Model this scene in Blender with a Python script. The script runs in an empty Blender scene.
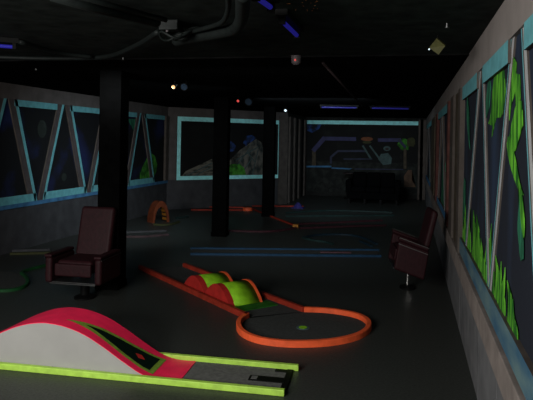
import bpy, bmesh, math, random
from mathutils import Vector, Matrix
random.seed(7)
C = bpy.context.scene.collection

# ------------------------------------------------------------------ camera, world, light
F = 600.0                       # focal length in pixels of a 533 px wide frame
YAW = math.atan(143.5 / F)      # camera looks this far left of the room's long axis
ROLL = math.atan(.019)
EYE = 1.6
SA, CA = math.sin(YAW), math.cos(YAW)
cam = bpy.data.cameras.new('camera'); co = bpy.data.objects.new('camera', cam); C.objects.link(co)
cam.sensor_fit = 'HORIZONTAL'; cam.sensor_width = 36; cam.lens = 36 * F / 533
cam.shift_y = -60 / 533; cam.clip_end = 60; cam.clip_start = .05
co.matrix_world = (Matrix.Translation((0, 0, EYE)) @ Matrix.Rotation(YAW, 4, 'Z')
                   @ Matrix.Rotation(math.pi / 2, 4, 'X') @ Matrix.Rotation(ROLL, 4, 'Z'))
bpy.context.scene.camera = co
vs = bpy.context.scene.view_settings
vs.view_transform = 'Standard'; vs.look = 'None'; vs.gamma = 1; vs.exposure = 0.0
vs.use_curve_mapping = False
w = bpy.data.worlds.new('world'); bpy.context.scene.world = w; w.use_nodes = True
w.node_tree.nodes['Background'].inputs[0].default_value = (.5, .6, .7, 1)
w.node_tree.nodes['Background'].inputs[1].default_value = 0.0

def area(name, loc, aim, size, sy, power, col):
    l = bpy.data.lights.new(name, 'AREA'); l.shape = 'RECTANGLE'; l.size = size; l.size_y = sy
    l.energy = power; l.color = col
    o = bpy.data.objects.new(name, l); C.objects.link(o); o.location = loc
    if not name.startswith('lobby'): l.spread = math.radians(75)
    o.rotation_euler = (Vector(aim) - Vector(loc)).to_track_quat('-Z', 'Y').to_euler()
    return o
area('lobby_added_fill', (-2.6, -1.8, 1.9), (-1.4, 6, 1.0), 2.0, .9, 200.0, (1.0, .99, .95))  # added main fill from behind the camera, no fixture
area('lobby_added_fill_overhead', (-2.2, 1.2, 2.27), (-1.9, 3.2, 0), 1.6, .8, 92.0, (1.0, .99, .95))  # added overhead fill out of view, brightens upward-facing surfaces
area('added_fill_middle', (-2.0, 5.3, 2.2), (-2.2, 13, -.8), 2.5, .12, 8.0, (.9, .97, 1.0))  # added fill for the middle of the room, turned away from camera
area('added_fill_far', (-1.6, 9.5, 2.2), (-1.6, 17.5, .6), 1.8, .12, 15, (.75, .9, 1.0))  # added fill to brighten the back wall and its teal rail
area('added_fill_left', (-2.6, 7.0, 2.2), (-5.3, 9.5, .7), 1.6, .12, 13, (.8, .93, 1.0))  # added fill to brighten the left wall, not a room fixture

# ------------------------------------------------------------------ measuring
def ray(px, py):
    dx, dy = px - 266.5, py - 140
    c, s = math.cos(ROLL), math.sin(ROLL)
    a = (dx * c + dy * s) / F; b = -(-dx * s + dy * c) / F
    return Vector((-SA + a * CA, CA + a * SA, b))
def fl(px, py, z=0):
    r = ray(px, py); t = (z - EYE) / r.z
    return Vector((r.x * t, r.y * t, z))

# ------------------------------------------------------------------ materials
K = .55
FULL = {'pale_teal_paint': 1.35, 'hot_pink_paint': 1, 'orange_paint': 1, 'green_paint': 1, 'dark_orange_paint': .8, 'lime_paint': .82, 'teal_paint': .78, 'dark_carpet': .6, 'dark_lane_felt': .6, 'red_paint': .8, 'pale_grey_wall': .68, 'grey_wall': 1.25, 'grey_dado': 1.0, 'grey_teal_bar': .8, 'pale_grey_dado': .9, 'blue_paint': .85, 'chrome': 1, 'burgundy_upholstery': .72, 'black_upholstery': .35, 'deep_blue_mural': 1, 'brown_hill_paint': 1, 'brown_track_paint': 1, 'grey_lane_felt': .7, 'pale_beige_ledge': .8}
def mat(name, col, rough=.7, noise=.0, scale=20, metal=0, spec=.3, emit=None, bump=0):
    k = FULL.get(name, K); col = tuple(min(.95, c * k) for c in col)
    m = bpy.data.materials.new(name); m.use_nodes = True
    nt = m.node_tree; b = nt.nodes['Principled BSDF']
    b.inputs['Base Color'].default_value = (*col, 1); b.inputs['Roughness'].default_value = rough
    b.inputs['Metallic'].default_value = metal; b.inputs['Specular IOR Level'].default_value = spec
    if emit:
        b.inputs['Emission Color'].default_value = (*emit[0], 1); b.inputs['Emission Strength'].default_value = emit[1]
    tc = nt.nodes.new('ShaderNodeTexCoord'); n = nt.nodes.new('ShaderNodeTexNoise')
    n.inputs['Scale'].default_value = scale; n.inputs['Detail'].default_value = 5
    nt.links.new(tc.outputs['Object'], n.inputs['Vector'])
    r = nt.nodes.new('ShaderNodeMapRange')
    r.inputs['From Min'].default_value = .3; r.inputs['From Max'].default_value = .7
    r.inputs['To Min'].default_value = 1 - noise; r.inputs['To Max'].default_value = 1 + noise
    nt.links.new(n.outputs['Fac'], r.inputs['Value'])
    mx = nt.nodes.new('ShaderNodeVectorMath'); mx.operation = 'SCALE'
    mx.inputs[0].default_value = col
    nt.links.new(r.outputs['Result'], mx.inputs['Scale'])
    nt.links.new(mx.outputs['Vector'], b.inputs['Base Color'])
    if bump:
        bn = nt.nodes.new('ShaderNodeBump'); bn.inputs['Strength'].default_value = bump; bn.inputs['Distance'].default_value = .01
        nt.links.new(n.outputs['Fac'], bn.inputs['Height']); nt.links.new(bn.outputs['Normal'], b.inputs['Normal'])
    return m
def mural_mat(name, base, second, scale, lo=.5, hi=.7, stretch=(1, 1, 1)):
    k = FULL.get(name, .65); base = tuple(c * k for c in base); second = tuple(c * k for c in second)
    m = mat(name, base, .8)
    nt = m.node_tree; b = nt.nodes['Principled BSDF']
    for l in list(b.inputs['Base Color'].links): nt.links.remove(l)
    tc = nt.nodes.new('ShaderNodeTexCoord'); mp = nt.nodes.new('ShaderNodeMapping'); mp.inputs['Scale'].default_value = stretch
    n = nt.nodes.new('ShaderNodeTexNoise'); n.inputs['Scale'].default_value = scale; n.inputs['Detail'].default_value = 6
    nt.links.new(tc.outputs['Object'], mp.inputs['Vector']); nt.links.new(mp.outputs['Vector'], n.inputs['Vector'])
    r = nt.nodes.new('ShaderNodeValToRGB')
    r.color_ramp.elements[0].position = lo; r.color_ramp.elements[0].color = (*base, 1)
    r.color_ramp.elements[1].position = hi; r.color_ramp.elements[1].color = (*second, 1)
    nt.links.new(n.outputs['Fac'], r.inputs['Fac']); nt.links.new(r.outputs['Color'], b.inputs['Base Color'])
    return m

M = dict(
    floor=mat('dark_carpet', (.062, .067, .061), .42, .35, 60, spec=.22, bump=.15),
    ceil=mat('dark_ceiling', (.032, .040, .036), .9, .5, 9, spec=.1),
    ceil_far=mat('falloff_black_ceiling', (.014, .014, .014), .95, .3, 9, spec=0),  # light falloff beyond the ceiling step, put into a darker colour
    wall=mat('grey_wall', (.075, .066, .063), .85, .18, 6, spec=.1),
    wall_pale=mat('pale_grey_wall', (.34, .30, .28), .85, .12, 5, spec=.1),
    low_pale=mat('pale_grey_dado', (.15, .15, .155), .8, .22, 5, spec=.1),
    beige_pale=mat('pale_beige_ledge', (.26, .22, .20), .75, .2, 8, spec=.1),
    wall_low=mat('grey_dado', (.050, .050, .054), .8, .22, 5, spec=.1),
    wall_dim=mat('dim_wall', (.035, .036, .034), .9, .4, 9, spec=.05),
    beige=mat('beige_timber', (.15, .125, .11), .75, .2, 8, spec=.1),
    timber=mat('brown_timber', (.13, .105, .075), .75, .3, 10, spec=.1),
    red_timber=mat('red_timber', (.17, .07, .06), .75, .3, 10, spec=.1),
    teal=mat('teal_paint', (.16, .47, .52), .7, .18, 12, spec=.15),
    teal_pale=mat('pale_teal_paint', (.30, .80, .80), .7, .12, 12, spec=.15),
    bluepaint=mat('blue_paint', (.06, .18, .34), .7, .35, 7, spec=.15),
    wood_bar=mat('brown_grey_bar', (.12, .10, .10), .8, .2, 9, spec=.1),
    rail_blue=mural_mat('brushed_blue_teal_paint', (.05, .15, .25), (.16, .27, .29), 3, .35, .65, (1, 1, 3)),
    barface=mat('grey_teal_bar', (.50, .50, .51), .7, .15, 9, spec=.1),
    pillar=mat('black_pillar', (.004, .004, .004), .9, .2, 10, spec=.0),
    lime=mat('lime_paint', (.48, .78, .10), .45, .16, 18, spec=.35),
    pink=mat('hot_pink_paint', (.92, .022, .09), .45, .1, 10, spec=.3),
    red=mat('red_paint', (.50, .025, .02), .6, .15, 15, spec=.3),
    orange=mat('orange_paint', (.85, .115, .035), .5, .15, 15, spec=.3),
    orange_dim=mat('dark_orange_paint', (.36, .035, .018), .6, .25, 12, spec=.2),  # darker orange for the straight lane rails and the farther rails
    gold=mat('orange_yellow_paint', (.60, .24, .03), .6, .2, 25, spec=.2),
    white=mat('white_board', (.60, .585, .555), .7, .05, 6, spec=.2),
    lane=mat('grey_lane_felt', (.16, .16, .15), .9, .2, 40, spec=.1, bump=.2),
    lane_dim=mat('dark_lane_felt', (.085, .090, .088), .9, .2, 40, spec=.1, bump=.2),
    leaf_line=mat('olive_lime_paint', (.30, .48, .06), .6, .2, 30, spec=.2),
    leaf_black=mat('green_black_paint', (.004, .016, .010), .6, .3, 30, spec=.1),
    black=mat('black_rubber', (.0015, .0015, .0015), .7, .2, 30, spec=.15),
    green=mat('green_paint', (.22, .50, .015), .6, .25, 12, spec=.2),
    green_dk=mat('dark_green_paint', (.03, .22, .02), .7, .3, 12, spec=.2),
    green_rail=mat('green_rail_paint', (.015, .11, .03), .6, .25, 12, spec=.2),
    olive=mat('olive_paint', (.07, .075, .025), .7, .25, 12, spec=.2),
    blue_rail=mat('blue_rail_paint', (.018, .075, .16), .6, .2, 12, spec=.2),
    navy=mat('navy_rail_paint', (.012, .035, .055), .6, .2, 12, spec=.2),
    violet=mat('violet_paint', (.06, .05, .28), .6, .2, 12, spec=.2),
    maroon_rail=mat('maroon_rail_paint', (.075, .022, .032), .6, .3, 12, spec=.2),
    teal_rail=mat('dull_teal_rail_paint', (.02, .05, .048), .6, .4, 10, spec=.2),
    tunnel_orange=mat('tunnel_orange_paint', (.24, .06, .025), .6, .3, 12, spec=.1),
    pinkgrey=mat('pink_grey_rail_paint', (.10, .06, .065), .6, .4, 10, spec=.2),
    salmon=mat('salmon_paint', (.17, .08, .10), .6, .3, 14, spec=.2),
    leather=mat('burgundy_upholstery', (.030, .0065, .009), .6, .25, 25, spec=.2, bump=.2),
    chrome=mat('chrome', (.62, .60, .58), .22, .05, 30, metal=1),
    steel=mat('dull_steel', (.25, .25, .25), .4, .1, 30, metal=1),
    fabric_black=mat('black_upholstery', (.004, .004, .005), .9, .3, 30, spec=.05),
    pipe=mat('painted_pipe', (.011, .015, .014), .6, .3, 20, spec=.2),
    plastic=mat('grey_plastic', (.20, .17, .18), .5, .1, 20),
    lampbody=mat('olive_lamp_body', (.16, .15, .05), .5, .2, 30),
    uv=mat('blacklight_tube', (.02, .02, .3), .4, emit=((.06, .05, .9), .13)),
    uv_far=mat('distant_blacklight_tube', (.02, .02, .2), .4, emit=((.055, .05, .50), .09)),
    glow_warm=mat('warm_bulb', (.9, .5, .2), .4, emit=((1, .55, .25), 1.0)),
    glow_white=mat('cool_bulb', (.8, .9, 1), .4, emit=((.75, .9, 1), .9)),
    glow_blue=mat('dim_blue_lens', (.02, .04, .07), .4, emit=((.15, .3, .5), .012)),
    glow_red=mat('red_indicator', (.8, .05, .05), .4, emit=((1, .12, .1), .6)),
    speck=mat('orange_speckle_paint', (.30, .10, .02), .7, .3, 90),
    sky_left=mural_mat('space_mural', (.004, .005, .007), (.012, .02, .09), 1.3, .52, .66),
    sky_right=mural_mat('deep_blue_mural', (.010, .013, .022), (.02, .035, .07), 2.4, .5, .72, (1, 1, .35)),
    sky_mid=mural_mat('dark_mural', (.003, .0035, .0035), (.012, .015, .014), 2.5, .55, .75),
    vine=mural_mat('vine_green', (.015, .16, .012), (.22, .80, .05), 5, .40, .62, (1, 4, .8)),
    vine_teal=mural_mat('vine_teal', (.01, .10, .05), (.04, .30, .16), 6, .4, .62, (1, 3, .6)),
    blob=mural_mat('green_plant_paint', (.02, .12, .01), (.09, .42, .04), 8, .42, .6),
    track=mural_mat('brown_track_paint', (.15, .14, .115), (.02, .025, .02), 6, .45, .62, (1, 1, 3)),
    hill=mural_mat('brown_hill_paint', (.15, .14, .12), (.02, .03, .03), 5, .42, .62, (2, 1, 1)),
    blue_spot=mural_mat('blue_spot_paint', (.01, .012, .02), (.03, .10, .38), 6, .42, .6),
    planet=mural_mat('planet_paint', (.02, .028, .024), (.05, .07, .06), 6),
    rock=mural_mat('rock_mural', (.006, .008, .007), (.030, .036, .030), 6, .42, .66),
    purple=mat('purple_line_paint', (.07, .07, .20), .7, .3, 6),
    purple_dim=mat('dim_purple_line_paint', (.045, .055, .11), .7, .3, 6),
    tealdim=mat('pale_figure_paint', (.09, .16, .16), .7, .3, 8),
    tan=mat('tan_paint', (.14, .075, .04), .7, .4, 9),
    orangep=mat('dull_orange_paint', (.30, .09, .03), .7, .3, 15),
    brownpost=mat('dark_brown_paint', (.035, .02, .02), .7, .3, 12),
)

# ------------------------------------------------------------------ mesh helpers
def obj(name, bm, m, parent=None, smooth=False, bev=0):
    bmesh.ops.recalc_face_normals(bm, faces=bm.faces)
    me = bpy.data.meshes.new(name); bm.to_mesh(me); bm.free()
    for x in (m if isinstance(m, (list, tuple)) else [m]): me.materials.append(M[x] if isinstance(x, str) else x)
    if smooth:
        for p in me.polygons: p.use_smooth = True
    o = bpy.data.objects.new(name, me); C.objects.link(o)
    if parent: o.parent = parent
    if bev:
        b = o.modifiers.new('bevel', 'BEVEL'); b.width = bev; b.segments = 3; b.limit_method = 'ANGLE'
        b.harden_normals = False
        for p in me.polygons: p.use_smooth = True
        o.modifiers.new('wn', 'WEIGHTED_NORMAL')
    return o
def tag(o, label, cat, group=None):
    o['label'] = label; o['category'] = cat
    if group: o['group'] = group
    return o
def thing(name, label, cat, loc=(0, 0, 0), rz=0, group=None):
    o = bpy.data.objects.new(name, None); C.objects.link(o); o.location = loc; o.rotation_euler = (0, 0, rz)
    o.empty_display_size = .1
    return tag(o, label, cat, group)
def struct(name, bm, m, parent=None, **k):
    o = obj(name, bm, m, parent, **k)
    if not parent: o['kind'] = 'structure'
    return o
def box(bm, a, b, mtx=None):
    a, b = Vector(a), Vector(b); c = (a + b) / 2; s = b - a
    r = bmesh.ops.create_cube(bm, size=1)
    m = Matrix.Translation(c) @ Matrix.Diagonal((abs(s.x), abs(s.y), abs(s.z), 1))
    bmesh.ops.transform(bm, matrix=(mtx @ m) if mtx else m, verts=r['verts'])
    return r['verts']
def bx(a, b, mtx=None):
    bm = bmesh.new(); box(bm, a, b, mtx); return bm
def cyl(bm, p, q, r1, r2=None, seg=20):
    p, q = Vector(p), Vector(q); d = q - p
    r = bmesh.ops.create_cone(bm, cap_ends=True, segments=seg, radius1=r1, radius2=r1 if r2 is None else r2, depth=d.length)
    bmesh.ops.transform(bm, matrix=Matrix.Translation((p + q) / 2) @ d.to_track_quat('Z', 'Y').to_matrix().to_4x4(), verts=r['verts'])
    return bm
def prism(bm, pts, off):
    """polygon (list of 3D points) extruded by vector off"""
    off = Vector(off); v = [bm.verts.new(p) for p in pts]; w2 = [bm.verts.new(Vector(p) + off) for p in pts]
    n = len(v); bm.faces.new(v); bm.faces.new(list(reversed(w2)))
    for i in range(n): bm.faces.new((v[i], w2[i], w2[(i + 1) % n], v[(i + 1) % n]))
    return bm
def sweep(pts, wd, h, closed=False, z0=0):
    """a rectangular rail laid on the floor along pts (outer/inner offset mitred)"""
    pts = [Vector((p[0], p[1])) for p in pts]; n = len(pts); bm = bmesh.new(); rows = []
    for i in range(n):
        if closed: a, b = pts[i - 1], pts[(i + 1) % n]
        else: a, b = pts[max(i - 1, 0)], pts[min(i + 1, n - 1)]
        d1 = (pts[i] - a).normalized() if (pts[i] - a).length > 1e-6 else (b - pts[i]).normalized()
        d2 = (b - pts[i]).normalized() if (b - pts[i]).length > 1e-6 else d1
        t = (d1 + d2).normalized(); nn = Vector((-t.y, t.x)); k = 1 / max(.5, nn.dot(Vector((-d1.y, d1.x))))
        o = nn * (wd / 2 * k); c = .005
        prof = [(1, 0), (1, h - c), (1 - 2 * c / wd, h), (-1 + 2 * c / wd, h), (-1, h - c), (-1, 0)]
        rows.append([bm.verts.new((pts[i].x + o.x * s, pts[i].y + o.y * s, z0 + zz)) for s, zz in prof])
    for i in range(n if closed else n - 1):
        a, b = rows[i], rows[(i + 1) % n]
        for j in range(6): bm.faces.new((a[j], a[(j + 1) % 6], b[(j + 1) % 6], b[j]))
    if not closed:
        bm.faces.new(rows[0]); bm.faces.new(list(reversed(rows[-1])))
    return bm
def tube(pts, r, seg=10, sm=6):
    """round pipe through a smoothed polyline"""
    P = [Vector(p) for p in pts]
    if sm > 1 and len(P) > 2:
        Q = []
        for i in range(len(P) - 1):
            p0, p1, p2, p3 = P[max(i - 1, 0)], P[i], P[i + 1], P[min(i + 2, len(P) - 1)]
            for k in range(sm):
                t = k / sm
                Q.append(.5 * ((2 * p1) + (p2 - p0) * t + (2 * p0 - 5 * p1 + 4 * p2 - p3) * t * t + (3 * p1 - p0 - 3 * p2 + p3) * t ** 3))
        P = Q + [P[-1]]
    bm = bmesh.new(); rows = []; ref = Vector((0, 0, 1))
    for i, p in enumerate(P):
        t = (P[min(i + 1, len(P) - 1)] - P[max(i - 1, 0)]).normalized()
        a = t.cross(ref)
        if a.length < .1: a = t.cross(Vector((1, 0, 0)))
        a.normalize(); b = t.cross(a)
        rows.append([bm.verts.new(p + (a * math.cos(q) + b * math.sin(q)) * r) for q in [2 * math.pi * k / seg for k in range(seg)]])
    for i in range(len(P) - 1):
        for j in range(seg): bm.faces.new((rows[i][j], rows[i][(j + 1) % seg], rows[i + 1][(j + 1) % seg], rows[i + 1][j]))
    bm.faces.new(rows[0]); bm.faces.new(list(reversed(rows[-1])))
    return bm

# ------------------------------------------------------------------ the room
XL, XR, H = -5.27, .44, 2.31
C1 = (-5.27, 12.53); C2 = (-3.0, 14.80); YB = 17.5; YR = -3.0
IN = .03                                   # the murals sit this far back in the wall
struct('floor', bx((-7, YR - .2, -.1), (1.2, 18.5, 0)), 'floor')
struct('ceiling', bx((-7, YR - .2, H), (1.2, 4.95, H + .1)), 'ceil')
o = struct('trim_1', bx((-7, 4.95, H - .012), (1.2, 18.5, H + .1)), 'ceil_far'); o['label'] = 'far half of the ceiling, light falloff put into its black'
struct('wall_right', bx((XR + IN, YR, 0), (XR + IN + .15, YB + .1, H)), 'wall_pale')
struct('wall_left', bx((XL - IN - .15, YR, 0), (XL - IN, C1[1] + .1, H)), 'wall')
struct('wall_rear', bx((XL - IN - .15, YR - .15, 0), (XR + IN + .15, YR, H)), 'wall')
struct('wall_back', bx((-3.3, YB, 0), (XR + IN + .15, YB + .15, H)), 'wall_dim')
D45 = Vector((1, 1, 0)).normalized(); N45 = Vector((-1, 1, 0)).normalized()
def slab45(s0, s1, n0, n1, z0, z1):
    p = Vector((C1[0], C1[1], 0))
    q = [p + D45 * s0 + N45 * n0, p + D45 * s1 + N45 * n0, p + D45 * s1 + N45 * n1, p + D45 * s0 + N45 * n1]
    return prism(bmesh.new(), [v + Vector((0, 0, z0)) for v in q], (0, 0, z1 - z0))
LEN45 = 3.21
struct('wall_angled', slab45(-.05, LEN45, IN, .25, 0, H), 'wall')
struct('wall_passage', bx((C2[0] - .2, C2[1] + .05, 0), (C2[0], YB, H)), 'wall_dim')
# fascias above and dados below the mural recesses
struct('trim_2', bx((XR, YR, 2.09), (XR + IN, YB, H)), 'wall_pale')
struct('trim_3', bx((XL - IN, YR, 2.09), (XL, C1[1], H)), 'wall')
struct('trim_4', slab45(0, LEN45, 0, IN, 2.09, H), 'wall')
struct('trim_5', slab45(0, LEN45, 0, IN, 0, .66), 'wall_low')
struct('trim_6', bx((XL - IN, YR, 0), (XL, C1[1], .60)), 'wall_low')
# right dado in boards with narrow joints
y = YR; i = 7
for y1 in (1.9, 3.16, 3.95, 5.42, 6.8, 9.9, 13.0, YB):
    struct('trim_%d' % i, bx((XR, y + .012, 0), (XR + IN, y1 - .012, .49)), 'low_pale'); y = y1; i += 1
# ledge boards under the murals
struct('trim_%d' % i, bx((XR - .025, YR, .49), (XR + IN, YB, .645)), 'beige_pale', bev=.006); i += 1
struct('trim_%d' % i, bx((XL - IN, YR, .60), (XL + .02, C1[1], .655)), 'bluepaint'); i += 1
# timber posts on the right wall and by the passage
for (y0, y1, m, dx) in ((6.35, 6.8, 'beige', .02), (5.75, 6.3, 'timber', .0), (5.48, 5.72, 'beige', .02), (7.2, 7.4, 'red_timber', .02),
                        (10.2, 10.6, 'red_timber', .02), (11.4, 13.0, 'timber', .01)):
    struct('trim_%d' % i, bx((XR - dx, y0, .645), (XR + IN, y1, 2.09)), m); i += 1
struct('trim_%d' % i, bx((XR, 17.1, 0), (XR + IN, 17.5, 2.2)), 'beige'); i += 1
for (y0, y1) in ((14.95, 15.25), (15.6, 15.8), (16.3, 16.55), (17.2, 17.42)):
    struct('trim_%d' % i, bx((C2[0], y0, 0), (C2[0] + .05, y1, 2.2)), 'beige'); i += 1
struct('trim_%d' % i, slab45(2.95, LEN45, -.03, .0, .0, 2.2), 'beige'); i += 1
# right corner post of left wall
struct('trim_%d' % i, bx((XL - .02, 12.38, .66), (XL + .03, 12.53, 2.09)), 'beige'); i += 1

# ------------------------------------------------------------------ framed murals
def bar(parent, side, y0, z0, y1, z1, wd, dp=.03, name='diagonal_bar', face='teal'):
    """flat timber bar between two points of a mural plane. side: 'L','R','B' or 45"""
    a, b = Vector((y0, z0)), Vector((y1, z1)); t = (b - a).normalized(); n = Vector((-t.y, t.x)) * wd / 2
    if abs(t.y) > .5 and abs(t.y) < .9999:                      # leaning bars end level with the rails
        k = Vector((wd / 2 / abs(t.y), 0)); q = [a - k, a + k, b + k, b - k]
    else:
        q = [a - n, a + n, b + n, b - n]
    back = [wpt(side, p.x, p.y, 0.0) for p in q]; front = [wpt(side, p.x, p.y, dp) for p in q]
    bm = bmesh.new(); v = [bm.verts.new(p) for p in back]; w2 = [bm.verts.new(p) for p in front]
    bm.faces.new(v); f = bm.faces.new(w2); f.material_index = 1
    for j in range(4): bm.faces.new((v[j], v[(j + 1) % 4], w2[(j + 1) % 4], w2[j]))
    return obj(name, bm, ['beige', face], parent)
def lean(parent, side, yt, yb, wb, wt, m='wood_bar', face='teal'):
    """bare timber bar with a teal strip along its far edge; (yt, yb) is the strip's centre at top and bottom"""
    o = bar(parent, side, yt - (wb + wt) / 2, ZT, yb - (wb + wt) / 2, ZB, wb, .026 if side == 'L' else .014, 'diagonal_bar', m)
    e = bar(parent, side, yt, ZT, yb, ZB, wt, .030 if side == 'L' else .018, 'teal_edge', face); e.parent = o; e['label'] = 'teal painted edge strip'
def wpt(side, y, z, d):
    """point d in front of the recessed mural surface"""
    if side == 'L': return Vector((XL - IN + .004 + d, y, z))
    if side == 'R': return Vector((XR + IN - .004 - d, y, z))
    if side == 'B': return Vector((y, YB - .004 - d, z))
    p = Vector((C1[0], C1[1], 0)) + D45 * y + N45 * (IN - .004 - d); p.z = z; return p
def board(parent, side, y0, y1, z0, z1, m):
    q = [wpt(side, *p, 0.001) for p in ((y0, z0), (y1, z0), (y1, z1), (y0, z1))]
    off = wpt(side, 0, 0, .004) - wpt(side, 0, 0, 0)
    return obj('painting', prism(bmesh.new(), q, off), m, parent)
def paint(parent, side, pts, m, name='painted_shape', lift=.006):
    q = [wpt(side, p[0], p[1], lift) for p in pts]; off = wpt(side, 0, 0, .003) - wpt(side, 0, 0, 0)
    bm = prism(bmesh.new(), q, off); bmesh.ops.triangulate(bm, faces=bm.faces)
    return obj(name, bm, m, parent)
def on(side, px, py, d=.006):
    """mural coordinates (along wall, height) seen at a pixel"""
    r = ray(px, py); O = Vector((0, 0, EYE)); p0 = wpt(side, 0, 0, d); e = wpt(side, 1, 0, d) - p0
    n = e.cross(Vector((0, 0, 1))); t = (p0 - O).dot(n) / r.dot(n); h = O + r * t
    return ((h - p0).dot(e) , h.z)

ZB, ZT = .655, 2.09
# left wall run
mL = thing('framed_mural', 'long zigzag-framed space mural on the left wall, teal bars over dark paint', 'mural', (XL, 9.0, .66))
mL.location = (0, 0, 0)
board(mL, 'L', 3.0, 12.4, ZB, ZT, 'sky_left')
for k in range(-2, 4):
    T = 7.20 + 1.38 * k
    lean(mL, 'L', T, T + .50, .11, .06)
    if k < 3: lean(mL, 'L', T + 1.16, T + .69, .10, .055)
    bar(mL, 'L', T - .03, ZT - .045, T + 1.0 if k < 3 else 12.35, ZT - .045, .09, name='top_rail')
    if k < 3: bar(mL, 'L', T + .70, ZB + .055, T + 1.38 + .50, ZB + .055, .11, name='bottom_rail')
def circ(c, rx, rz, n=20, wob=0):
    return [(c[0] + rx * math.cos(2 * math.pi * k / n) * (1 + wob * random.uniform(-1, 1)), c[1] + rz * math.sin(2 * math.pi * k / n) * (1 + wob * random.uniform(-1, 1))) for k in range(n)]
paint(mL, 'L', circ(on('L', 42, 129), .11, .13), 'planet', 'painted_planet')
paint(mL, 'L', circ(on('L', 64, 177), .07, .06), 'planet', 'painted_planet')
paint(mL, 'L', [on('L', *p) for p in ((140, 184), (140, 174), (143, 166), (147, 158), (151, 153), (155, 156), (157, 164), (156, 172), (152, 181))], 'blob', 'painted_plant')
paint(mL, 'L', [on('L', *p) for p in ((128, 119), (137, 119), (137, 133), (134, 131), (130, 124))], 'vine_teal', 'painted_plant')

# angled wall: one big rectangular frame
mA = thing('framed_mural', 'wide rectangular teal-framed mural of a hill and plank track on the angled wall', 'mural')
a0, _ = on(45, 177, 150, .03); a1, _ = on(45, 281, 150, .03)
board(mA, 45, a0, a1, .66, 2.09, 'sky_mid')
bar(mA, 45, a0, 2.045, a1, 2.045, .10, name='top_rail', face='teal_pale'); bar(mA, 45, a0, .70, a1, .70, .09, name='bottom_rail', face='teal_pale')
bar(mA, 45, a0 + .045, .745, a0 + .045, 1.995, .09, name='side_rail', face='teal_pale'); bar(mA, 45, a1 - .045, .745, a1 - .045, 1.995, .09, name='side_rail', face='teal_pale')
paint(mA, 45, [on(45, *p) for p in ((181, 177), (186, 171), (199, 165), (212, 159), (212, 170), (226, 163), (240, 152), (240, 164), (228, 172), (215, 177))], 'track', 'painted_track')
paint(mA, 45, [on(45, *p) for p in ((228, 176), (232, 158), (240, 150), (250, 143), (256, 139), (261, 142), (264, 150), (266, 176))], 'hill', 'painted_hill')
paint(mA, 45, [on(45, *p) for p in ((228, 175), (227, 168), (231, 164), (236, 165), (240, 164), (244, 168), (246, 175))], 'blob', 'painted_plant', .010)
paint(mA, 45, [on(45, *p) for p in ((226, 150), (227, 139), (232, 142), (236, 146), (234, 151), (229, 152))], 'blue_spot', 'painted_blue_patch', .010)
paint(mA, 45, [on(45, *p) for p in ((243, 143), (246, 136), (252, 135), (256, 138), (251, 142), (246, 146))], 'blue_spot', 'painted_blue_patch', .010)
for (p, q) in (((236, 160), (258, 147)), ((240, 176), (252, 158)), ((252, 176), (258, 150)), ((233, 170), (250, 148)), ((247, 152), (255, 162)), ((186, 176), (212, 163)), ((192, 177), (212, 167))):
    a, b = on(45, *p), on(45, *q); bar(mA, 45, a[0], a[1], b[0], b[1], .025, .012, 'painted_line', 'tealdim')

# right wall near run: leaning bars and vines
mR = thing('framed_mural', 'near right wall mural of bright green vines on deep blue behind leaning bars', 'mural')
board(mR, 'R', .6, 5.48, ZB, ZT, 'sky_right')
for (yt, yb) in ((4.24, 5.10), (4.07, 3.56), (2.92, 3.60), (2.66, 2.14), (1.45, 2.06)):
    lean(mR, 'R', yt + .05, yb + .05, .055, .02, 'barface', 'teal')
for (y0, y1) in ((4.32, 5.48), (2.98, 3.99), (1.50, 2.58)): bar(mR, 'R', y0, ZT - .055, y1, ZT - .055, .11, .03, 'top_rail')
bar(mR, 'R', .6, ZB + .065, 5.48, ZB + .065, .13, .03, 'bottom_rail', 'rail_blue')
def blade(root, tip, wd, bend, m='vine', lift=.006, n=8):
    (y0, z0), (y1, z1) = root, tip; L, Rr = [], []
    d = Vector((y1 - y0, z1 - z0)); t = d.normalized(); nn = Vector((-t.y, t.x))
    for k in range(n + 1):
        s = k / n; c = Vector((y0, z0)) + d * s + nn * bend * math.sin(math.pi * s) + nn * .25 * wd * math.sin(s * 9 + bend * 40)
        hw = 2.7 * wd * (.45 + .7 * math.sin(math.pi * min(1, s * 1.1))) * (1 - s) ** .6 * .7
        L.append((c.x + nn.x * hw, c.y + nn.y * hw)); Rr.append((c.x - nn.x * hw, c.y - nn.y * hw))
    pts = L + list(reversed(Rr[:-1]))
    pts = [(min(max(p[0], .65), 5.45), min(max(p[1], ZB + .01), ZT - .02)) for p in pts]
    return paint(mR, 'R', pts, m, 'painted_vine', lift)
lf = 0
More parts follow.
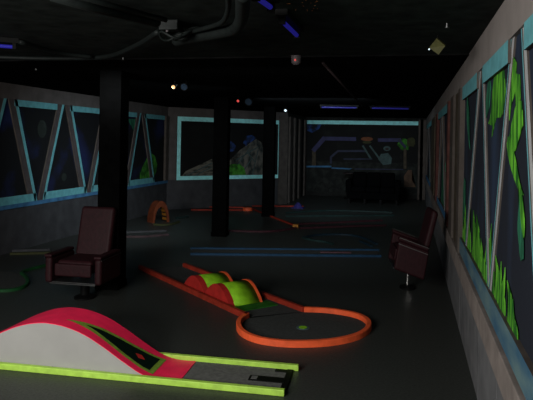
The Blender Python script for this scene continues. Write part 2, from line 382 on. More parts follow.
for (r, t, wd, bd, m) in (
    ((462, 246), (466, 205), .10, .05, 'vine'), ((468, 262), (471, 208), .12, -.06, 'vine'), ((474, 276), (474, 210), .12, .08, 'vine'),
    ((480, 290), (477, 214), .09, .02, 'vine'), ((487, 300), (488, 219), .09, .04, 'vine'), ((493, 306), (492, 224), .07, -.04, 'vine'),
    ((498, 318), (497, 255), .07, .05, 'vine'), ((505, 328), (502, 262), .06, -.04, 'vine'), ((511, 340), (509, 280), .05, .05, 'vine'),
    ((518, 352), (514, 300), .05, -.03, 'vine'), ((490, 300), (482, 240), .06, -.03, 'vine'), ((500, 318), (507, 268), .04, .02, 'vine'),
    ((505, 80), (492, 134), .09, .06, 'vine'), ((499, 70), (489, 125), .07, -.05, 'vine'), ((491, 84), (485, 130), .05, .03, 'vine_teal'),
    ((516, 60), (510, 120), .05, .02, 'vine'), ((519, 74), (517, 118), .04, -.02, 'vine'),
    ((523, 108), (508, 146), .055, -.03, 'vine'), ((524, 120), (510, 140), .04, .03, 'vine'), ((509, 140), (525, 196), .030, .02, 'vine'),
    ((524, 240), (520, 182), .035, .02, 'vine'), ((524, 260), (521, 196), .03, -.02, 'vine_teal'), ((468, 100), (471, 150), .05, .02, 'vine_teal'),
    ((466, 180), (464, 230), .06, .02, 'vine_teal')):
    blade(on('R', *r), on('R', *t), wd, bd, m, .006 + .0006 * (lf % 12)); lf += 1
# two smaller frames further along the right wall
for (y0, y1, lab) in ((7.5, 10.1, 'small teal-railed mural on the right wall just past the timber posts'), (13.1, 17.0, 'most distant framed mural on the right wall, beside the back room')):
    m2 = thing('framed_mural', lab, 'mural')
    board(m2, 'R', y0, y1, ZB, ZT, 'sky_right')
    bar(m2, 'R', y0, ZT - .055, y1, ZT - .055, .11, .03, 'top_rail'); bar(m2, 'R', y0, ZB + .05, y1, ZB + .05, .09, .03, 'bottom_rail', 'bluepaint')
    bar(m2, 'R', (y0 + y1) / 2 + .1, ZT, y0 + .3, ZB, .13, .028, face='barface'); bar(m2, 'R', (y0 + y1) / 2 + .3, ZT, y1 - .3, ZB, .13, .028, face='barface')
    paint(m2, 'R', [(y0 + .5, ZB + .1), (y0 + .7, 1.35), (y0 + 1.0, 1.0), (y0 + 1.3, 1.5), (y0 + 1.7, ZB + .1)], 'vine_teal', 'painted_plant')

# back wall: spaceship corridor mural with octagonal arches
mB = thing('framed_mural', 'back wall mural of purple octagonal arches under one pale teal rail', 'mural')
b0, _ = on('B', 305, 140); b1, _ = on('B', 418, 140)
for x0, x1 in ((b1 + .01, b1 + .14), (XR - .16, XR)):
    struct('trim_%d' % i, bx((x0, YB - .06, 0), (x1, YB, 2.25)), 'beige'); i += 1
board(mB, 'B', b0, b1, 1.02, 2.19, 'sky_mid')
board(mB, 'B', b0, b1, .12, 1.0, 'rock').name = 'painted_rock'
bar(mB, 'B', b0, 2.15, b1, 2.15, .11, .06, 'top_rail', 'teal_pale')
def pline(pts, m, wd=.05, nm='painted_line', lift=.012):
    for p, q in zip(pts, pts[1:]):
        pline.n += 1; lift2 = lift + .0035 * (pline.n % 4)
        a, b = on('B', *p), on('B', *q); q4 = Vector((b[0] - a[0], b[1] - a[1])).normalized(); n = Vector((-q4.y, q4.x)) * wd / 2; t = q4 * wd * .3
        paint(mB, 'B', [(a[0] - n.x - t.x, a[1] - n.y - t.y), (a[0] + n.x - t.x, a[1] + n.y - t.y), (b[0] + n.x + t.x, b[1] + n.y + t.y), (b[0] - n.x + t.x, b[1] - n.y + t.y)], m, nm, lift2)
pline.n = 0
pline([(324, 138.5), (355, 139.0)], 'purple', .11); pline([(379, 140), (400, 140)], 'purple', .10); pline([(314, 150), (324, 138.5)], 'purple', .13)
pline([(314, 165), (314, 150)], 'timber', .11); pline([(399, 140), (405, 147)], 'purple_dim', .08, lift=.020); pline([(405, 150), (405, 168)], 'timber', .08, lift=.022)
pline([(331, 163), (331, 157), (338, 151), (366, 151)], 'purple_dim', .06, lift=.014); pline([(344, 159), (372, 159)], 'purple_dim', .035)
pline([(305, 166.5), (331, 166.5)], 'bluepaint', .05); pline([(332, 168), (352, 169)], 'bluepaint', .04); pline([(355, 169), (403, 169.5)], 'purple_dim', .03)
pline([(363, 146), (371, 159)], 'tealdim', .05); pline([(370, 146), (379, 158)], 'tealdim', .045)
paint(mB, 'B', [on('B', *p) for p in ((306, 123), (322, 123), (319, 129), (312, 133), (306, 130))], 'blue_spot', 'painted_blue_patch')
paint(mB, 'B', circ(on('B', 367, 139), .17, .06), 'orangep', 'painted_dome'); paint(mB, 'B', circ(on('B', 367, 142.3), .13, .04), 'olive', 'painted_dome', .010)
paint(mB, 'B', circ(on('B', 387, 148.5), .10, .07), 'tealdim', 'painted_head'); paint(mB, 'B', circ(on('B', 387, 149), .05, .03), 'brownpost', 'painted_eye', .010)
paint(mB, 'B', [on('B', *p) for p in ((381, 154), (388, 153), (392, 158), (391, 164), (383, 165), (378, 159))], 'tealdim', 'painted_body')
paint(mB, 'B', circ(on('B', 404, 145), .19, .15, 14, .3), 'blob', 'painted_foliage'); paint(mB, 'B', circ(on('B', 411, 142), .12, .13, 12, .2), 'olive', 'painted_foliage', .010)
for x in (401, 406): pline([(x, 150), (x, 169)], 'wall_dim', .06, 'painted_trunk')
paint(mB, 'B', [on('B', *p) for p in ((404, 187), (404, 176), (408, 170), (412, 170), (412, 180), (416, 187))], 'tan', 'painted_figure')
for (x, y, rx) in ((337, 178, .25), (322, 186, .3), (347, 186, .22), (333, 190, .2), (352, 173, .2)):
    pline([(x - 8, y + 6), (x - 5, y - 1), (x, y - 4), (x + 5, y), (x + 7, y + 6)], 'wall_dim', .03, 'painted_boulder', .014)

# ------------------------------------------------------------------ pillars
for (px, py, wd, lab) in ((111, 287, .235, 'widest black square pillar, directly behind the left burgundy armchair'),
                          (220, 235.5, .235, 'middle black pillar standing in front of the hill mural'),
                          (268, 216, .235, 'thinnest, farthest black pillar, at the right end of the hill mural')):
    p = fl(px, py)
    t = thing('square_pillar', lab, 'pillar', p, YAW * .4, 'black ceiling pillars')
    obj('shaft', bx((-wd / 2, -wd / 2, .07), (wd / 2, wd / 2, H - .012)), 'pillar', t, bev=.004)
    obj('plinth', bx((-wd / 2 - .01, -wd / 2 - .01, 0), (wd / 2 + .01, wd / 2 + .01, .07)), 'pillar', t, bev=.004)

# ------------------------------------------------------------------ hole with the white-sided hump (foreground)
A = Vector((-.734, 3.671, 0)); E1 = Vector((-.9985, -.055, 0)).normalized(); N1 = Vector((.055, .9985, 0)).normalized() * 1
N1 = Vector((E1.y * 1, -E1.x, 0))
def hp(L, s, z=0): return A + E1 * L + N1 * s + Vector((0, 0, z))
h1 = thing('mini_golf_hole', 'lime-railed mini golf hole with a white-sided pink hump, nearest the camera', 'mini golf hole', hp(1, .23))
def rel(o, par):
    o.parent = par; o.matrix_parent_inverse = Matrix.Translation(par.location).inverted(); return o
W1 = .465
def laneslab(l0, l1, s0, s1, z0, z1): return prism(bmesh.new(), [hp(l0, s0, z0), hp(l1, s0, z0), hp(l1, s1, z0), hp(l0, s1, z0)], (0, 0, z1 - z0))
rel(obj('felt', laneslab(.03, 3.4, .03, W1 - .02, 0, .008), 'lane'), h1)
r = rel(obj('side_rail', laneslab(0, 3.4, 0, .036, 0, .041), 'lime', bev=.005), h1)
r = rel(obj('side_rail', laneslab(-.035, 3.4, W1 - .036, W1, 0, .041), 'lime', bev=.005), h1)
rel(obj('end_board', laneslab(-.0, .04, .04, W1 - .04, 0, .012), 'black'), h1)
rel(obj('tee_mat', laneslab(.03, .27, .185, .265, .008, .014), 'black'), h1)
o = rel(obj('tee_marker', laneslab(.215, .255, .20, .25, .014, .016), 'lane'), h1); o['label'] = 'small grey rectangle on the black tee mat'
rel(obj('rubber_strip', laneslab(.04, .12, .37, .41, .008, .014), 'black'), h1)
prof = [(.70, .012), (.84, .014), (.95, .045), (1.08, .118), (1.22, .208), (1.36, .287), (1.50, .335), (1.62, .352), (1.70, .350), (1.82, .325), (1.96, .268), (2.10, .192), (2.24, .118), (2.38, .055), (2.50, .020), (2.62, .012)]
prof = [(a, max(.012, z * .935)) for a, z in prof]
def hz(L):
    for (a, za), (b, zb) in zip(prof, prof[1:]):
        if a <= L <= b: 
            i = prof.index((a, za)); p0 = prof[max(i - 1, 0)][1]; p3 = prof[min(i + 2, len(prof) - 1)][1]; t = (L - a) / (b - a)
            return .5 * (2 * za + (zb - p0) * t + (2 * p0 - 5 * za + 4 * zb - p3) * t * t + (3 * za - p0 - 3 * zb + p3) * t ** 3)
    return .012
NS = 64; Ls = [.70 + (2.62 - .70) * k / NS for k in range(NS + 1)]
S0, S1 = .045, W1 - .045
bm = bmesh.new(); top = []
for L in Ls: top.append([bm.verts.new(hp(L, S0 - .004, hz(L))), bm.verts.new(hp(L, S1 + .004, hz(L))), bm.verts.new(hp(L, S1 + .004, hz(L) - .010)), bm.verts.new(hp(L, S0 - .004, hz(L) - .010))])
for a, b in zip(top, top[1:]):
    for j in range(4): bm.faces.new((a[j], a[(j + 1) % 4], b[(j + 1) % 4], b[j]))
bm.faces.new(top[0]); bm.faces.new(list(reversed(top[-1])))
ramp = rel(obj('hump_surface', bm, 'pink', smooth=False), h1)
for sname, s in (('side_panel', S0), ('side_panel', S1 - .015)):
    bm = bmesh.new(); Lp = [L for L in Ls if hz(L) > .018]
    rows = []
    for L in Lp: rows.append([bm.verts.new(hp(L, s - .006, .008)), bm.verts.new(hp(L, s - .006, hz(L) - .004)), bm.verts.new(hp(L, s + .012, hz(L) - .004)), bm.verts.new(hp(L, s + .012, .008))])
    for a, b in zip(rows, rows[1:]):
        for j in range(4): bm.faces.new((a[j], a[(j + 1) % 4], b[(j + 1) % 4], b[j]))
    bm.faces.new(rows[0]); bm.faces.new(list(reversed(rows[-1])))
    o = rel(obj(sname, bm, 'white'), h1)
def decal(name, l0, l1, lo, hi, m, lift, n=30):
    bm = bmesh.new(); rows = []
    for k in range(n + 1):
        t = k / n; L = l0 + (l1 - l0) * t
        rows.append([bm.verts.new(hp(L, lo(t), hz(L) + lift)), bm.verts.new(hp(L, hi(t), hz(L) + lift))])
    for a, b in zip(rows, rows[1:]): bm.faces.new((a[0], a[1], b[1], b[0]))
    bmesh.ops.remove_doubles(bm, verts=bm.verts, dist=1e-5)
    o = obj(name, bm, m); o.parent = ramp; return o
decal('painted_leaf', .90, 1.56, lambda t: .095 + .06 * t ** 2, lambda t: .365 - .21 * t ** 1.15, 'leaf_line', .0025)
decal('painted_leaf_core', .935, 1.42, lambda t: .125 + .045 * t ** 2, lambda t: .330 - .16 * t ** 1.1, 'leaf_black', .0040)
decal('painted_diamond', 1.0, 1.075, lambda t: .215 - .03 * (1 - abs(2 * t - 1)), lambda t: .215 + .03 * (1 - abs(2 * t - 1)), 'red', .0055, 10)

# ------------------------------------------------------------------ orange hole with round green and twin humps
LA, LB = fl(140, 269), fl(247, 319); RA, RB = fl(184, 267), fl(304, 312.5)
h2 = thing('mini_golf_hole', 'orange-railed mini golf hole with twin green humps and a round end', 'mini golf hole', (fl(303, 330).x, fl(303, 330).y, 0))
cc = Vector((-.848, 5.06)); 
arcpx = [(247, 318), (240, 322.5), (238, 328), (240.5, 334), (248, 339.5), (262, 344), (282, 346.5), (303, 347), (325, 346), (345, 343), (360, 338.5), (368.5, 332), (369.5, 325.5), (362, 320), (350, 316.5), (335, 314), (320, 312.6), (304, 312.2)]
ap = [fl(*p) for p in arcpx]
# smooth the ring by fitting a circle-like loop
loop = []
cx = sum(p.x for p in ap) / len(ap)
for k, p in enumerate(ap): loop.append((p.x, p.y))
def smooth(pts, it=2):
    for _ in range(it):
        n = [pts[0]]
        for a, b in zip(pts, pts[1:]): n += [(a[0] * .75 + b[0] * .25, a[1] * .75 + b[1] * .25), (a[0] * .25 + b[0] * .75, a[1] * .25 + b[1] * .75)]
        pts = n + [pts[-1]]
    return pts
loop = smooth(loop)
rel(obj('curved_rail', sweep(loop, .042, .05), 'orange'), h2)
o = rel(obj('side_rail', sweep([LA, LB], .042, .05), 'orange_dim'), h2); o = rel(obj('side_rail', sweep([RA, RB], .042, .05), 'orange_dim'), h2)
d2 = (LB - LA).normalized(); n2 = Vector((-d2.y, d2.x, 0)); wl = (RA - LA).dot(n2)
if wl < 0: n2 = -n2; wl = -wl
bm = bmesh.new(); v = [bm.verts.new((p[0], p[1], 0.006)) for p in loop]; bm.faces.new(v)
g = bmesh.ops.extrude_face_region(bm, geom=list(bm.faces)); bmesh.ops.translate(bm, vec=(0, 0, -.005), verts=[x for x in g['geom'] if isinstance(x, bmesh.types.BMVert)])
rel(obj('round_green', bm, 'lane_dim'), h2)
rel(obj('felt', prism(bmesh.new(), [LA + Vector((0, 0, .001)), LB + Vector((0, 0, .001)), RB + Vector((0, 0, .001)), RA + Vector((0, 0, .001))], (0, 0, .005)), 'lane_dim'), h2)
cp = fl(303, 328.5)
bm = bmesh.new(); bmesh.ops.create_cone(bm, cap_ends=True, segments=28, radius1=.058, radius2=.056, depth=.004); bmesh.ops.translate(bm, vec=(cp.x, cp.y, .008), verts=bm.verts)
cup = rel(obj('cup_ring', bm, 'tealdim'), h2)
bm = bmesh.new(); bmesh.ops.create_cone(bm, cap_ends=True, segments=28, radius1=.036, radius2=.036, depth=.004); bmesh.ops.translate(bm, vec=(cp.x, cp.y, .0105), verts=bm.verts)
o = obj('cup_bottom', bm, 'green'); o.parent = cup
def lpos(px, py): return (fl(px, py) - LA).dot(d2)
def l2(L, s, z): return LA + d2 * L + n2 * s + Vector((0, 0, z))
hA = (lpos(183, 287.5) , lpos(204, 297.5)); hB = (lpos(203, 297), lpos(228, 309))
for (l0, l1), hh, nm in ((hA, .165, 'hump'), (hB, .175, 'hump')):
    n = 20; bm = bmesh.new(); rows = []; q = .07; g0, g1 = .035, wl - .10
    arc = lambda t: .012 + (hh - .012) * math.sin(math.pi * t) ** .85
    for k in range(n + 1):
        t = k / n; L = l0 + (l1 - l0) * t; rows.append([bm.verts.new(l2(L, g0 + .06, arc(t))), bm.verts.new(l2(L, g1 - .03, arc(t)))])
    for a, b in zip(rows, rows[1:]): bm.faces.new((a[0], a[1], b[1], b[0]))
    hump = rel(obj(nm, bm, 'green', smooth=True), h2); md = hump.modifiers.new('solid', 'SOLIDIFY'); md.thickness = .008; md.offset = 0
    for s, m, th, lift, nm2 in ((g0, 'red', .064, .006, 'end_disc'), (g1 - .03, 'orange', .03, .010, 'end_trim')):
        bm = bmesh.new(); pts = [l2(l0 - .01, s, .006)] + [l2(l0 + (l1 - l0) * k / n, s, arc(k / n) + lift) for k in range(n + 1)] + [l2(l1 + .01, s, .006)]
        prism(bm, pts, n2 * th); o = rel(obj(nm2, bm, m), h2)
        if m == 'red': o['label'] = 'red painted end of the hump'
        else: o['label'] = 'orange edge of the hump'
f0 = hB[1]
rel(obj('hump_apron', prism(bmesh.new(), [l2(f0 - .02, .05, .006), l2(f0 + .16, .05, .006), l2(f0 + .16, wl - .03, .006), l2(f0 - .02, wl - .03, .006)], (0, 0, .008)), 'green_dk'), h2)
pm = lpos(168, 282)
p0, p1 = fl(168, 280.8, .01), fl(182, 284.6, .01)
o = rel(obj('lane_marker', sweep([p0, p1], .035, .012, z0=.006), 'salmon'), h2); o['label'] = 'pale strip across the lane'

# ------------------------------------------------------------------ further holes: rails laid on the floor
def hole(label, rails, group=None):
    allp = [fl(*p) for r in rails for p in r[0]]
    c = sum(allp, Vector((0, 0, 0))) / len(allp); c.z = 0
    t = thing('mini_golf_hole', label, 'mini golf hole', c)
    for r in rails:
        pts = [fl(*p) for p in r[0]]; cl = len(r) > 2 and r[2] == 'closed'
        if len(pts) > 2:
            pts = [(p.x, p.y) for p in pts]
            if cl: pts = smooth(pts + [pts[0]], 2)[:-1]
            else: pts = smooth(pts, 2)
        rel(obj('curved_rail' if len(r[0]) > 2 else 'side_rail', sweep(pts, .038, .03, cl), r[1]), t)
    return t
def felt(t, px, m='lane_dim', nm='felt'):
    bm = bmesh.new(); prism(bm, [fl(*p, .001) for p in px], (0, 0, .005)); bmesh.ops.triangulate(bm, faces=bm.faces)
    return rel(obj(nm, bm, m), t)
t = hole('straight blue-railed mini golf lane running sideways beyond the orange one', [([(190.5, 249.3), (379, 251)], 'blue_rail'), ([(190.5, 255), (381, 257)], 'blue_rail')])
felt(t, [(192, 249.3), (378, 251), (380, 257), (192, 255)])
o = rel(obj('rail_cap', sweep([fl(320, 252.2, .05), fl(351, 252.6, .05)], .06, .012, z0=.046), 'salmon'), t); o['label'] = 'salmon pink strip along the blue rail'
t = hole('red-railed mini golf hole with a red corner disc behind the middle pillar', [([(191, 207.3), (243, 208)], 'orange_dim'), ([(191, 210.4), (243, 210.6)], 'orange_dim'),
     ([(252, 209), (262, 213.5), (297, 227)], 'orange_dim'), ([(252, 206.6), (303, 206.8)], 'orange_dim'), ([(226, 231.3), (262, 232.6), (280, 231.5), (296, 228.5)], 'maroon_rail')])
p = fl(247.5, 210.5)
bm = bmesh.new(); cyl(bm, p, p + Vector((0, 0, .07)), .12, .10, 16); rel(obj('corner_disc', bm, 'orange'), t)
p = fl(296, 227.5); rel(obj('corner_block', bx(p - Vector((.05, .05, 0)), p + Vector((.05, .05, .06))), 'gold'), t)
hole('long dull teal-railed mini golf hole in front of the black sofa', [([(286, 213.5), (330, 210.5), (392, 213)], 'teal_rail'), ([(286, 217), (330, 216.5), (394, 216)], 'teal_rail')])
hole('dim maroon-railed mini golf hole between the teal and blue outlines', [([(299, 224.5), (340, 223), (382, 221)], 'maroon_rail'), ([(300, 229), (345, 227), (386, 226)], 'maroon_rail')])
t = hole('dim teal curved-railed mini golf hole just beyond the straight blue lane', [([(303, 238.5), (316, 235.5), (345, 234.8), (363, 238), (377, 245)], 'navy'), ([(303, 238.5), (312, 241), (325, 242.6), (333, 245)], 'teal_rail'), ([(360, 242), (372, 247)], 'navy')])
t = hole('green oval-ended mini golf hole at the left edge beside the armchair', [([(-14, 291), (0, 292.2), (14, 291.3), (24, 288.4), (28.5, 283.5), (26, 277.5), (19, 273), (47, 266)], 'green_rail')])
felt(t, [(-14, 290), (0, 291.5), (14, 290.5), (24, 287.5), (28, 283), (25, 277.5), (18, 273.5), (0, 271), (-16, 275)])
t = hole('thin olive-railed mini golf hole along the foot of the left wall', [([(10, 254.8), (52, 253.8)], 'olive'), ([(12, 251.8), (50, 250.6)], 'wall_low')])
t = hole('pinkish grey-railed mini golf hole between the left pillar and the tunnel', [([(124, 237.4), (145, 237.6), (168, 235.4)], 'pinkgrey'), ([(126, 233.2), (166, 231.5)], 'wall_low')])
# tunnel hole
t = hole('olive-railed mini golf hole carrying the striped orange tunnel arch', [([(154, 225.2), (168, 226.0), (179, 222.5)], 'olive'), ([(176, 218.8), (188, 217.4)], 'teal_rail')])
p = fl(160.5, 222.5); ob = thing('tunnel_arch', 'orange arch tunnel with a striped lining on the distant left lane', 'tunnel', p, math.radians(52))
def archm(r0, r1, y0, y1, a0=0, a1=math.pi, n=24, hs=2.3):
    bm = bmesh.new(); rows = []
    for k in range(n + 1):
        a = a0 + (a1 - a0) * k / n; c, s = math.cos(a), math.sin(a) * hs
        rows.append([bm.verts.new((r0 * c, y0, r0 * s)), bm.verts.new((r1 * c, y0, r1 * s)), bm.verts.new((r1 * c, y1, r1 * s)), bm.verts.new((r0 * c, y1, r0 * s))])
    for a, b in zip(rows, rows[1:]):
        for j in range(4): bm.faces.new((a[j], a[(j + 1) % 4], b[(j + 1) % 4], b[j]))
    bm.faces.new(rows[0]); bm.faces.new(list(reversed(rows[-1]))); return bm
obj('arch_face', archm(.130, .178, -.02, 0), 'tunnel_orange', ob)
obj('arch_shell', archm(.160, .175, 0, .2), 'tunnel_orange', ob)
o = obj('arch_liner', archm(.150, .159, 0, .2), 'brownpost', ob)
for k in range(5):
    a = .10 + k * .26
    obj('lining_stripe', archm(.140, .149, .0, .19, a, a + .13, 4), 'gold', ob)
p = fl(298, 208); t = thing('cone_obstacle', 'small violet cone on the floor by the passage corner', 'cone', p)
bm = bmesh.new(); cyl(bm, (0, 0, 0), (0, 0, .13), .13, .03, 24); obj('cone_body', bm, 'violet', t, smooth=False)
obj('base_plate', bx((-.15, -.15, 0), (.15, .15, .015)), 'violet', t)

# ------------------------------------------------------------------ armchairs
def rbox(name, a, b, m, par, bev=.03, mtx=None):
    return obj(name, bx(a, b, mtx), m, par, bev=bev)
def armchair(label, loc, rz, tilt=0, base='black', sc=1.0, dz=0):
    t = thing('armchair', label, 'armchair', loc, rz, 'burgundy pedestal armchairs')
    # front is -Y
    AH = .45 if base == 'black' else .50
    t.scale = (sc * .87, sc, sc * .98) if base == 'black' else (sc, sc * .74, sc * 1.10)
    T = Matrix.Translation((0, 0, .2 + dz)) @ Matrix.Rotation(tilt, 4, 'X') @ Matrix.Translation((0, 0, -.2))
    bm = bmesh.new(); cyl(bm, (0, .02, 0), (0, .02, .018), .13, .13, 32); cyl(bm, (0, .02, .018), (0, .02, .04), .13, .05, 32); obj('base', bm, 'black', t)
    bm = bmesh.new(); cyl(bm, (0, .02, .03), (0, .02, .24 + dz), .034 if base != 'black' else .055, .034 if base != 'black' else .055, 20); obj('stem', bm, base, t)
    rbox('seat', (-.235, -.24, .27), (.235, .24, .42), 'leather', t, .045, T)
    rbox('front_panel', (-.24, -.275, .25), (.24, -.225, .39), 'leather', t, .02, T)
    B = T @ Matrix.Translation((0, .2, .36)) @ Matrix.Rotation(math.radians(-14 if base == 'black' else -6), 4, 'X')
    rbox('backrest', (-.235, -.055, 0), (.235, .055, .60), 'leather', t, .04, B)
    for s in (-1, 1):
        arm = rbox('arm_panel', (s * .325 - .045, -.27, .17), (s * .325 + .045, .24, AH), 'leather', t, .03, T)
        a2 = rbox('arm_pad', (s * .325 - .05, -.28, AH), (s * .325 + .05, .22, AH + .035), 'leather', t, .015, T); a2.parent = arm
        for zz in ((.435,) if base == 'black' else (.53, .46)):
            st = rbox('chrome_strip', (s * .374 - .004, -.27, zz), (s * .374 + .004, .22, zz + .010), 'chrome' if base != 'black' else 'steel', t, .002, T); st.parent = arm
    rbox('under_frame', (-.30, -.24, .165), (.30, .2, .185), 'steel', t, .004, T)
    rbox('frame_bar', (-.30, -.275, .165), (.30, -.255, .180), 'steel', t, .003, T)
    return t
pl = fl(84, 298); armchair('burgundy armchair facing the camera in front of the widest black pillar', pl, math.radians(3), sc=.9, dz=.045)
pr = fl(406, 288); armchair('burgundy armchair near the right wall, turned side-on on a bright chrome stem', (pr.x + .0, pr.y, 0), math.radians(-82), math.radians(-13), 'chrome', .86, .05)
pc = fl(51, 268); 

# ------------------------------------------------------------------ black sofa before the back wall
ps = fl(373, 203.5); t = thing('sofa', 'low black upholstered sofa on short legs before the back wall mural', 'sofa', ps, math.radians(0))
rbox('seat_base', (-.66, -.3, .13), (.66, .35, .30), 'fabric_black', t, .02)
for k in range(3): rbox('seat_cushion', (-.55 + k * .367, -.32, .30), (-.19 + k * .367, .2, .44), 'fabric_black', t, .04)
for k in range(3): rbox('back_cushion', (-.55 + k * .367, .17, .42), (-.19 + k * .367, .36, .80), 'fabric_black', t, .05)
for s in (-1, 1): rbox('arm', (s * .62 - .07, -.3, .28), (s * .62 + .07, .36, .62), 'fabric_black', t, .04)
for sx in (-.6, -.2, .2, .6):
    for sy in (-.26, .3): obj('leg', bx((sx - .025, sy - .025, 0), (sx + .025, sy + .025, .13)), 'black', t)
pq = fl(352, 202); t = thing('side_table', 'small dark round side table left of the black sofa', 'table', (pq.x - .15, pq.y + .9, 0))
bm = bmesh.new(); cyl(bm, (0, 0, .70), (0, 0, .73), .22, .22, 28); obj('table_top', bm, 'brownpost', t)
bm = bmesh.new(); cyl(bm, (0, 0, .02), (0, 0, .70), .03, .03, 12); obj('stem', bm, 'black', t)
bm = bmesh.new(); cyl(bm, (0, 0, 0), (0, 0, .02), .17, .17, 24); obj('base', bm, 'black', t)

# ------------------------------------------------------------------ ceiling: blacklights, pipes, lamps
def ce(px, py, z=2.25): return fl(px, py, z)
def blacklight(label, a, b, m='uv', r=.013):
    a, b = Vector(a), Vector(b); mid = (a + b) / 2; t = thing('blacklight', label, 'ceiling light', mid, 0, 'ceiling blacklight tubes')
    d = (b - a).normalized(); ang = math.atan2(d.y, d.x); ln = (b - a).length / 2; t.rotation_euler = (0, 0, ang)
    obj('housing', bx((-ln - .03, -.035, .025), (ln + .03, .035, H - mid.z - (.012 if mid.y > 4.95 else 0))), 'black', t)
    bm = bmesh.new(); cyl(bm, (-ln, 0, 0), (ln, 0, 0), r, r, 14); obj('tube', bm, m, t, smooth=False)
    for s in (-1, 1): obj('end_cap', bx((s * ln - .012, -.018, -.018), (s * ln + .012, .018, .03)), 'black', t)
    return t
blacklight('blue blacklight tube at the top edge of the view, nearest the camera', ce(256, -3), ce(271, 7.5))
blacklight('blue blacklight tube with a pink glint above the round ceiling detector', ce(282, 21), ce(297, 35.5))
blacklight('violet blacklight tube on the ceiling at the far left', ce(-6, 45.5), ce(14, 47))
blacklight('left of the two dim far blacklight tubes above the back room', ce(321, 107.2), ce(357, 107.8), 'uv_far', .016)
blacklight('right of the two dim far blacklight tubes above the back room', ce(371, 108), ce(409, 108.8), 'uv_far', .016)
p = ce(281, 20.5, 2.246)
tag(obj('ceiling_pipe', tube([ce(243, -6, 2.24), ce(242.5, 8, 2.24), ce(241, 20, 2.24), ce(234, 29, 2.24), ce(218, 33, 2.24), ce(196, 37, 2.24), ce(176, 41, 2.24)], .035, 12), 'pipe', smooth=True),
    'thick grey ceiling pipe that bends from the top edge towards the left', 'pipe')
tag(obj('ceiling_pipe', tube([ce(228, -6, 2.26), ce(228, 10, 2.26), ce(222, 22, 2.26), ce(206, 28, 2.26), ce(180, 34, 2.26)], .014, 10), 'pipe', smooth=True),
    'thin grey conduit inside the bend of the thick ceiling pipe', 'pipe')
tag(obj('ceiling_pipe', tube([ce(52, -4, 2.25), ce(95, 8, 2.25), ce(158, 23, 2.25)], .025, 10, 1), 'pipe', smooth=True), 'straight grey ceiling pipe from the upper left towards the cable coil', 'pipe')
tag(obj('ceiling_pipe', tube([ce(62, -8, 2.26), ce(110, 5, 2.26), ce(166, 20, 2.26)], .014, 10, 1), 'pipe', smooth=True), 'thinner ceiling conduit just above the straight grey pipe at upper left', 'pipe')
tag(obj('ceiling_pipe', tube([ce(-8, 57, 2.27), ce(50, 58.5, 2.27), ce(104, 57, 2.27), ce(135, 46, 2.27), ce(158, 32, 2.27)], .018, 10), 'pipe', smooth=True), 'low grey ceiling pipe sweeping from the left edge to the cable coil', 'pipe')
tag(obj('ceiling_pipe', tube([ce(20, 42, 2.27), ce(60, 53, 2.27), ce(92, 57, 2.27)], .016, 10), 'pipe', smooth=True), 'short slanting ceiling pipe beside the far left blacklight tube', 'pipe')
tag(obj('ceiling_conduit', tube([ce(323, 63, 2.27), ce(362, 106, 2.27)], .012, 8, 1), 'brownpost', smooth=True), 'thin brown conduit slanting back to the far blacklight tubes', 'pipe')
p = ce(171, 36, 2.22)
t = thing('cable_coil', 'tangled grey cable coil hanging from a ceiling junction box', 'cable', p)
obj('junction_box', bx((-.06, -.05, .03), (.06, .05, H - 2.22)), 'pipe', t, bev=.004)
for k in range(4):
    pts = []
    for j in range(25):
        a = 2 * math.pi * j / 24; pts.append((math.cos(a) * (.07 + .012 * k) + .02 * k, math.sin(a) * (.055 + .01 * k) + .05 * k, .0 + .015 * k + .02 * math.sin(a * 2 + k)))
    obj('cable_loop', tube(pts, .008, 8, 2), 'pipe', t, smooth=True)
bm = bmesh.new(); bmesh.ops.create_uvsphere(bm, u_segments=12, v_segments=8, radius=.008); bmesh.ops.translate(bm, vec=(0, -.06, .02), verts=bm.verts); obj('connector', bm, 'plastic', t)
# round detector
def drop(p, far): return H - (.012 if far else 0) - p.z
p = ce(296, 63, 2.25); t = thing('smoke_detector', 'round grey ceiling detector with a red indicator light', 'smoke detector', p)
bm = bmesh.new(); cyl(bm, (0, 0, 0), (0, 0, drop(p, p.y > 4.95)), .038, .045, 24); cyl(bm, (0, 0, -.015), (0, 0, 0), .02, .038, 24); obj('housing', bm, 'plastic', t)
bm = bmesh.new(); bmesh.ops.create_uvsphere(bm, u_segments=10, v_segments=8, radius=.009); bmesh.ops.translate(bm, vec=(0, -.042, .02), verts=bm.verts); obj('indicator', bm, 'glow_red', t)
def spot(name, label, px, py, r, m, z=2.22, body='black', aim=(0, -1, -.4), lens=.8, g=None):
    p = ce(px, py, z); t = thing(name, label, 'spotlight', p, 0, g); a = Vector(aim).normalized(); q = a.to_track_quat('Z', 'Y').to_matrix().to_4x4()
    bm = bmesh.new(); cyl(bm, -a * r * 2.6, a * 0, r * .6, r, 24); obj('housing', bm, body, t)
    bm = bmesh.new(); cyl(bm, a * .0, a * .006, r * lens, r * lens * .9, 20); obj('lens', bm, m, t)
    bm = bmesh.new(); cyl(bm, -a * r * 1.4, Vector(-a * r * 1.4) + Vector((0, 0, drop(p, p.y > 4.95) + a.z * r * 1.4)), .006, .006, 8); obj('bracket', bm, 'black', t)
    return t
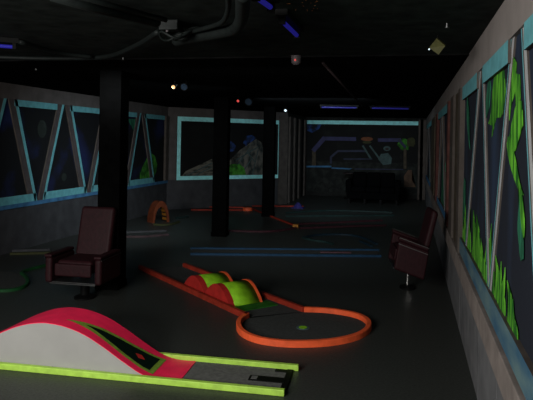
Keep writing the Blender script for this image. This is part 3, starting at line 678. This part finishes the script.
spot('spotlight', 'orange-lit ceiling spotlight above the left end of the hill mural', 173.5, 87, .030, 'glow_warm', lens=.75)
spot('spotlight', 'dim blue ceiling spotlight immediately right of the orange-lit one', 184, 87, .05, 'glow_blue')
spot('spotlight', 'small red-lit ceiling spotlight between the two far pillars', 238, 101, .026, 'glow_red')
spot('spotlight', 'pale blue ceiling spotlight just right of the small red one', 248.5, 102, .07, 'glow_blue')
spot('spotlight', 'cool white ceiling spotlight above the right end of the hill mural', 285.5, 110.5, .034, 'glow_white', z=2.2)
t = spot('spotlight', 'olive ceiling spotlight with a square hood near the right wall', 437, 48, .030, 'lampbody', z=2.22, body='lampbody', aim=(-.2, -1, -.5))
obj('hood', prism(bmesh.new(), [(-.05, -.02, .0), (-.005, -.045, .055), (.05, -.02, .01), (.01, -.01, -.045)], (.005, .02, .01)), 'lampbody', t)
bm = bmesh.new(); bmesh.ops.create_uvsphere(bm, u_segments=10, v_segments=8, radius=.006); bmesh.ops.translate(bm, vec=(-.05, -.03, -.012), verts=bm.verts); obj('indicator', bm, 'glow_white', t)
for (px, py, lab) in ((447, 27, 'tiny sprinkler head on the ceiling above the olive spotlight'), (36, 69.5, 'tiny sprinkler head on the ceiling above the left mural'), (123, 60, 'tiny sprinkler head on the ceiling beside the widest pillar')):
    p = ce(px, py, 2.288); t = thing('sprinkler_head', lab, 'sprinkler', p, 0, 'ceiling sprinkler heads')
    bm = bmesh.new(); cyl(bm, (0, 0, 0), (0, 0, drop(p, p.y > 4.95)), .007, .007, 10); obj('stem', bm, 'steel', t)
    bm = bmesh.new(); cyl(bm, (0, 0, -.006), (0, 0, 0), .014, .014, 16); obj('deflector', bm, 'steel', t)
bm = bmesh.new()
for k in range(34):
    p = ce(random.uniform(268, 318), random.uniform(-4, 11), H - .001)
    cyl(bm, p, p + Vector((0, 0, -.002)), random.uniform(.003, .006), None, 7)
o = tag(obj('paint_speckles', bm, 'speck'), 'scattered orange paint speckles on the ceiling at the top edge', 'paint specks'); o['kind'] = 'stuff'
